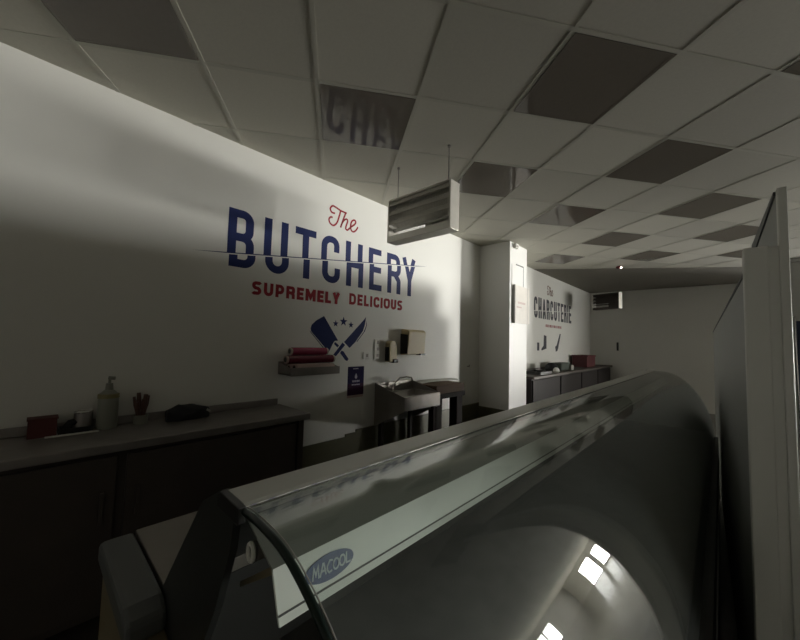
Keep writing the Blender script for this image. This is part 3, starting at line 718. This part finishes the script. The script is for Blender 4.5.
def off_prof(d):
    out = []
    for k,(y,z) in enumerate(prof):
        a = prof[max(k-1,0)]; b = prof[min(k+1,len(prof)-1)]
        t = Vector((b[0]-a[0], b[1]-a[1])).normalized(); n = Vector((t.y,-t.x))   # towards the inside
        out.append((y+n.x*d, z+n.y*d))
    return out
inn = off_prof(-.006)
if inn[0][1] > prof[0][1]: inn = off_prof(.006)
def strip(pa, pb, x0, x1):
    n = len(pa); mb = MB()
    vs = [(x0,y,Z(z)) for y,z in pa] + [(x1,y,Z(z)) for y,z in pa] + [(x0,y,Z(z)) for y,z in pb] + [(x1,y,Z(z)) for y,z in pb]
    fs = []
    for k in range(n-1):
        fs += [(k,k+1,n+k+1,n+k),(2*n+k,3*n+k,3*n+k+1,2*n+k+1),(k,2*n+k,2*n+k+1,k+1),(n+k,n+k+1,3*n+k+1,3*n+k)]
    fs += [(0,n,3*n,2*n),(n-1,3*n-1,4*n-1,2*n-1)]
    return mb.add(vs,fs)
strip(prof, inn, GX0+.001, GX1).build('curved_glass', M['glass'], r, smooth=True)
edge = [(GX0-.002,(a[0]+b[0])/2,Z((a[1]+b[1])/2)) for a,b in zip(prof,inn)]
MB().tube(edge,.0052,10).build('glass_edge', M['rubber'], r, smooth=True)
e2 = [(GX0+.004,a[0],Z(a[1])+.0015) for a in prof]
MB().tube(e2,.0010,6).build('edge_trim', M['socketgrey'], r, smooth=True)
# top rail
MB().prism([(.520,Z(-.262)),(.520,Z(-.2535)),(.528,Z(-.250)),(.588,Z(-.249)),(.596,Z(-.254)),(.596,Z(-.275)),(.535,Z(-.275))],GX0,GX1,'x').build('top_rail', M['alu'], r)
MB().box(GX0,GX1,.517,.5205,Z(-.256),Z(-.2522)).build('rail_trim', M['chrome'], r)
MB().prism([(.518,Z(-.276)),(.518,Z(-.2505)),(.588,Z(-.2478)),(.600,Z(-.256)),(.600,Z(-.276))],GX0-.012,GX0,'x').build('end_cap', M['black'], r, bevel=.002)
# canopy under the glass
MB().prism([(.535,Z(-.276)),(.450,Z(-.315)),(.450,Z(-.319)),(.535,Z(-.280))],GX0+.010,GX1-.02,'x').build('canopy_slope', M['canopy_grey'], r)
fasc = MB().prism([(.450,Z(-.3148)),(.430,Z(-.3660)),(.425,Z(-.3760)),(.429,Z(-.3775)),(.434,Z(-.367)),(.454,Z(-.316))],GX0+.010,GX1-.02,'x').build('canopy_fascia', M['canopy_white'], r)
MB().prism([(.4309,Z(-.3642)),(.4297,Z(-.3664)),(.4289,Z(-.3662)),(.4301,Z(-.3640))],GX0+.010,GX1-.02,'x').build('fascia_groove', M['fridge_edge'], r)
# oval badge
fu = Vector((0,.430-.450,-.366+.3148)).normalized()      # down the fascia
fn = Vector((0,-1*abs(fu.z),-fu.y if False else fu.y)).normalized()
fn = Vector((0,fu.z,-fu.y)).normalized()
if fn.y > 0: fn = -fn
ctr = Vector((.3290,.4390,Z(-.343)))
mb = MB(); n = 36; ra, rb = .0440, .0165; vs = []
for d in (.0004,.0016):
    for k in range(n):
        a = 2*math.pi*k/n; vs.append(ctr + Vector((1,0,0))*ra*math.cos(a) + fu*rb*math.sin(a) + fn*d)
badge = MB().add(vs,[tuple(range(n)),tuple(range(n,2*n))]+[(k,(k+1)%n,n+(k+1)%n,n+k) for k in range(n)]).build('badge', M['logo_blue'], r)
MACH = .0145
def mac_strokes():
    out = []; S = lambda pts,ox: [(ox+p[0]*.0105+p[1]*MACH*.22, p[1]*MACH) for p in pts]
    ox = -.033
    out.append(S([(0,0),(.15,1),(.5,.35),(.85,1),(1,0)],ox)); ox += .0125
    out.append(S([(0,0),(.45,1),(.6,1),(1,0)],ox)); out.append(S([(.2,.4),(.85,.4)],ox)); ox += .012
    out.append(S([(1,.9),(.5,1),(.05,.6),(.05,.3),(.4,0),(.9,.08)],ox)); ox += .0115
    for q in range(2):
        out.append(S([(.5+.5*math.cos(a*math.pi/6),.45+.45*math.sin(a*math.pi/6)) for a in range(13)],ox)); ox += .0118
    out.append(S([(.15,1),(.1,.05),(.9,.0)],ox)); ox += .010
    return out
mb = MB()
for st in mac_strokes():
    for q in ribbon(st,.0024):
        vs = [ctr + Vector((p.x,0,0)) + fu*(MACH*.5-p.y) + fn*d for d in (.0017,.0022) for p in q]
        mb.add(vs,[(0,1,2,3),(7,6,5,4),(0,4,5,1),(1,5,6,2),(2,6,7,3),(3,7,4,0)])
for k in range(3):
    c0 = ctr + Vector((.0345+.0028*k,0,0)) + fu*(MACH*.42) + fn*.0018
    mb.box(c0.x-.0007,c0.x+.0007,c0.y-.0006,c0.y+.0006,c0.z-.0007,c0.z+.0007)
mb.build('badge_lettering', M['logo_white'], badge)
# rear glass / end panels
endp = [(.597,-.250),(.683,-.296),(.892,-.543),(1.005,-.632),(.98,-.70),(.69,-.60),(.60,-.44),(.555,-.330),(.545,-.270)]
MB().prism([(y,Z(z)) for y,z in endp],GX0-.006,GX0+.006,'x').build('end_panel', M['endglass'], r)
MB().prism([(y,Z(z)) for y,z in endp],GX1-.006,GX1+.006,'x').build('end_panel', M['endglass'], r)
MB().prism([(.596,Z(-.276)),(.606,Z(-.276)),(.90,Z(-.548)),(.89,Z(-.548))],GX0+.006,GX1-.006,'x').build('rear_door', M['endglass'], r)
kn = MB(); n = 18; vs = []
MB().tube([(GX0+.012,.513,Z(-.318)),(GX0+.03,.513,Z(-.318))],.014,18).build('hinge_plate', M['dark_steel'], r, smooth=True)
mb = MB()
ring = [(GX0+.008,.513+.009*math.cos(2*math.pi*k/16),Z(-.318)+.012*math.sin(2*math.pi*k/16)) for k in range(17)]
mb.tube(ring,.0036,8); mb.build('hinge_ring', M['white'], r, smooth=True)
# body
MB().box(GX0,GX1,.895,1.215,Z(-.585),Z(-.552)).build('work_shelf', M['shelfsteel'], r, bevel=.003)
MB().prism([(.84,Z(-.605)),(.84,Z(-.565)),(.88,Z(-.548)),(1.19,Z(-.546)),(1.215,Z(-.56)),(1.215,Z(-.605))],GX0-.078,GX0-.006,'x').build('shelf_end_cap', M['cap'], r, bevel=.010)
MB().box(GX0-.068,GX0-.008,.06,1.19,.10,Z(-.606)).build('side_panel', M['beige'], r, bevel=.004)
MB().box(GX0,GX1,.09,.90,Z(-.86),Z(-.82)).build('deck', M['dark_steel'], r)
MB().prism([(.52,Z(-.358)),(.64,Z(-.44)),(.64,Z(-.45)),(.52,Z(-.372))],GX0+.05,GX0+.075,'x').build('shelf_bracket', M['beige'], r)
MB().box(GX0,GX1,.895,1.20,.10,Z(-.585)).build('rear_body', M['dark'], r)
MB().box(GX0,GX1,.035,.895,.10,Z(-.86)).build('base_body', M['dark'], r)
MB().box(GX0,GX1,.030,.056,Z(-1.10),Z(-1.065)).build('front_rail', M['alu'], r)
MB().box(GX0+.05,GX1-.05,.08,1.15,0,.10).build('plinth', M['black'], r)
MB().prism([(y,Z(z)) for y,z in inn if z > -.82]+[(.07,Z(-.82)),(.89,Z(-.82)),(.89,Z(-.60)),(.62,Z(-.31)),(.525,Z(-.265))],GX1-.022,GX1-.010,'x').build('far_end_glass', M['endglass'], r)

# ------------------------------------------------------------------ tall fridge row at right
FX0, FX1 = 1.50, 6.75
r = thing('tall_fridge', 'tall grey upright fridge casing with sloping top edges at the right edge', 'fridge', (3.5,-.5,0))
tilt = math.radians(1.5)
ty = lambda x,y: y+(x-FX0)*math.tan(tilt)
def slab(x0,x1,y0,y1,z0,z1,z2=None):
    z2 = z1 if z2 is None else z2
    mb = MB(); a,b,c,d = ty(x0,y0),ty(x0,y1),ty(x1,y0),ty(x1,y1)
    return mb.add([(x0,a,z0),(x0,b,z0),(x1,d,z0),(x1,c,z0),(x0,a,z1),(x0,b,z1),(x1,d,z2),(x1,c,z2)],[(0,1,2,3),(4,7,6,5),(0,4,5,1),(1,5,6,2),(2,6,7,3),(3,7,4,0)])
slab(FX0,FX0+.05,-.111,-.058,0,Z(.315)).build('corner_post', M['fridge'], r, bevel=.003)
slab(FX0+.006,FX0+.05,-.133,-.111,0,Z(.313)).build('post_infill', M['fridge'], r)
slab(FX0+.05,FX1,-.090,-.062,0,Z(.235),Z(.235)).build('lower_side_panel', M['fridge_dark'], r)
slab(FX0+.06,FX1,-.086,-.058,Z(.235),Z(.245)).build('panel_edge', M['fridge_edge'], r)
tilt = 0.0
slab(FX0-.002,FX0+.03,-.154,-.133,0,Z(.487)).build('end_panel', M['fridge'], r, bevel=.003)
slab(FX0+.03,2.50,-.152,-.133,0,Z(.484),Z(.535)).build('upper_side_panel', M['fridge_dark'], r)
slab(FX0+.03,2.50,-.138,-.128,Z(.474),Z(.486),Z(.537)).build('upper_edge', M['fridge_edge'], r)
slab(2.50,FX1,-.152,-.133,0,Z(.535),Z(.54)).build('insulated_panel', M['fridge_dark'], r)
# glass-door freezer glimpsed past the end panel
r = thing('glass_door_freezer', 'upright freezer with chrome door edge and blue contents at the extreme right', 'freezer', (3.8,-.6,0))
zx = 3.5; ya, yb = -.95, -.342
MB().box(zx+.03,zx+.62,ya,yb,.0,Z(.635)).build('cabinet', M['fridge'], r, bevel=.006)
MB().box(zx,zx+.03,ya,yb,.12,Z(.635)).build('door_frame', M['fridge'], r, bevel=.004)
MB().box(zx-.006,zx,ya+.03,yb-.034,Z(-.60),Z(.20)).build('glass_pane', M['blue'], r)
hp = [(zx-.016-.016*math.sin(math.pi*k/10),yb-.024+.004*math.sin(math.pi*k/10)-.010*k/10,Z(.23)-.082*k) for k in range(11)]
MB().tube(hp,.007,8).build('handle', M['chrome'], r, smooth=True)
MB().box(zx-.012,zx+.1,ya,yb-.014,Z(.600),Z(.622)).build('top_trim', M['chrome'], r)

# ------------------------------------------------------------------ added spot lamp by the shop door, its soft cone shaping the wall light
sp = bpy.data.lights.new('added_door_spot', 'SPOT'); sp.energy = BEAM; sp.color = (1,.985,.93)
sp.spot_size = math.radians(10.4); sp.spot_blend = 1.0; sp.shadow_soft_size = .55
so = bpy.data.objects.new('added_door_spot', sp); COL.objects.link(so)
so.location = (X1-.6,-13.0,1.25)
so.rotation_euler = (Vector((4.2,WY,Z(.95)))-so.location).to_track_quat('-Z','Y').to_euler()

# ------------------------------------------------------------------ camera, world, view
cam = bpy.data.cameras.new('camera'); co = bpy.data.objects.new('camera', cam); COL.objects.link(co)
cam.sensor_fit = 'HORIZONTAL'; cam.sensor_width = 36; cam.lens = 342.859*36/800; cam.clip_start = .01; cam.clip_end = 100
R_ = Vector((.681748,-.7311,.026693)); U_ = Vector((-.061416,-.020837,.997895)); F_ = Vector((.729005,.681952,.059107))
mw = Matrix(((R_.x,U_.x,-F_.x,0),(R_.y,U_.y,-F_.y,0),(R_.z,U_.z,-F_.z,CH),(0,0,0,1)))
co.matrix_world = mw; SC.camera = co
w = bpy.data.worlds.new('world'); SC.world = w; w.use_nodes = True
w.node_tree.nodes['Background'].inputs[0].default_value = (.5,.6,.7,1); w.node_tree.nodes['Background'].inputs[1].default_value = .3
SC.view_settings.view_transform = 'Standard'; SC.view_settings.look = 'None'; SC.view_settings.gamma = 1; SC.view_settings.exposure = .12
SC.cycles.max_bounces = 10; SC.cycles.diffuse_bounces = 6; SC.cycles.glossy_bounces = 5; SC.cycles.transparent_max_bounces = 12
SC.cycles.caustics_reflective = False; SC.cycles.caustics_refractive = False
SC.cycles.sample_clamp_indirect = 4.0
SC.cycles.use_denoising = True
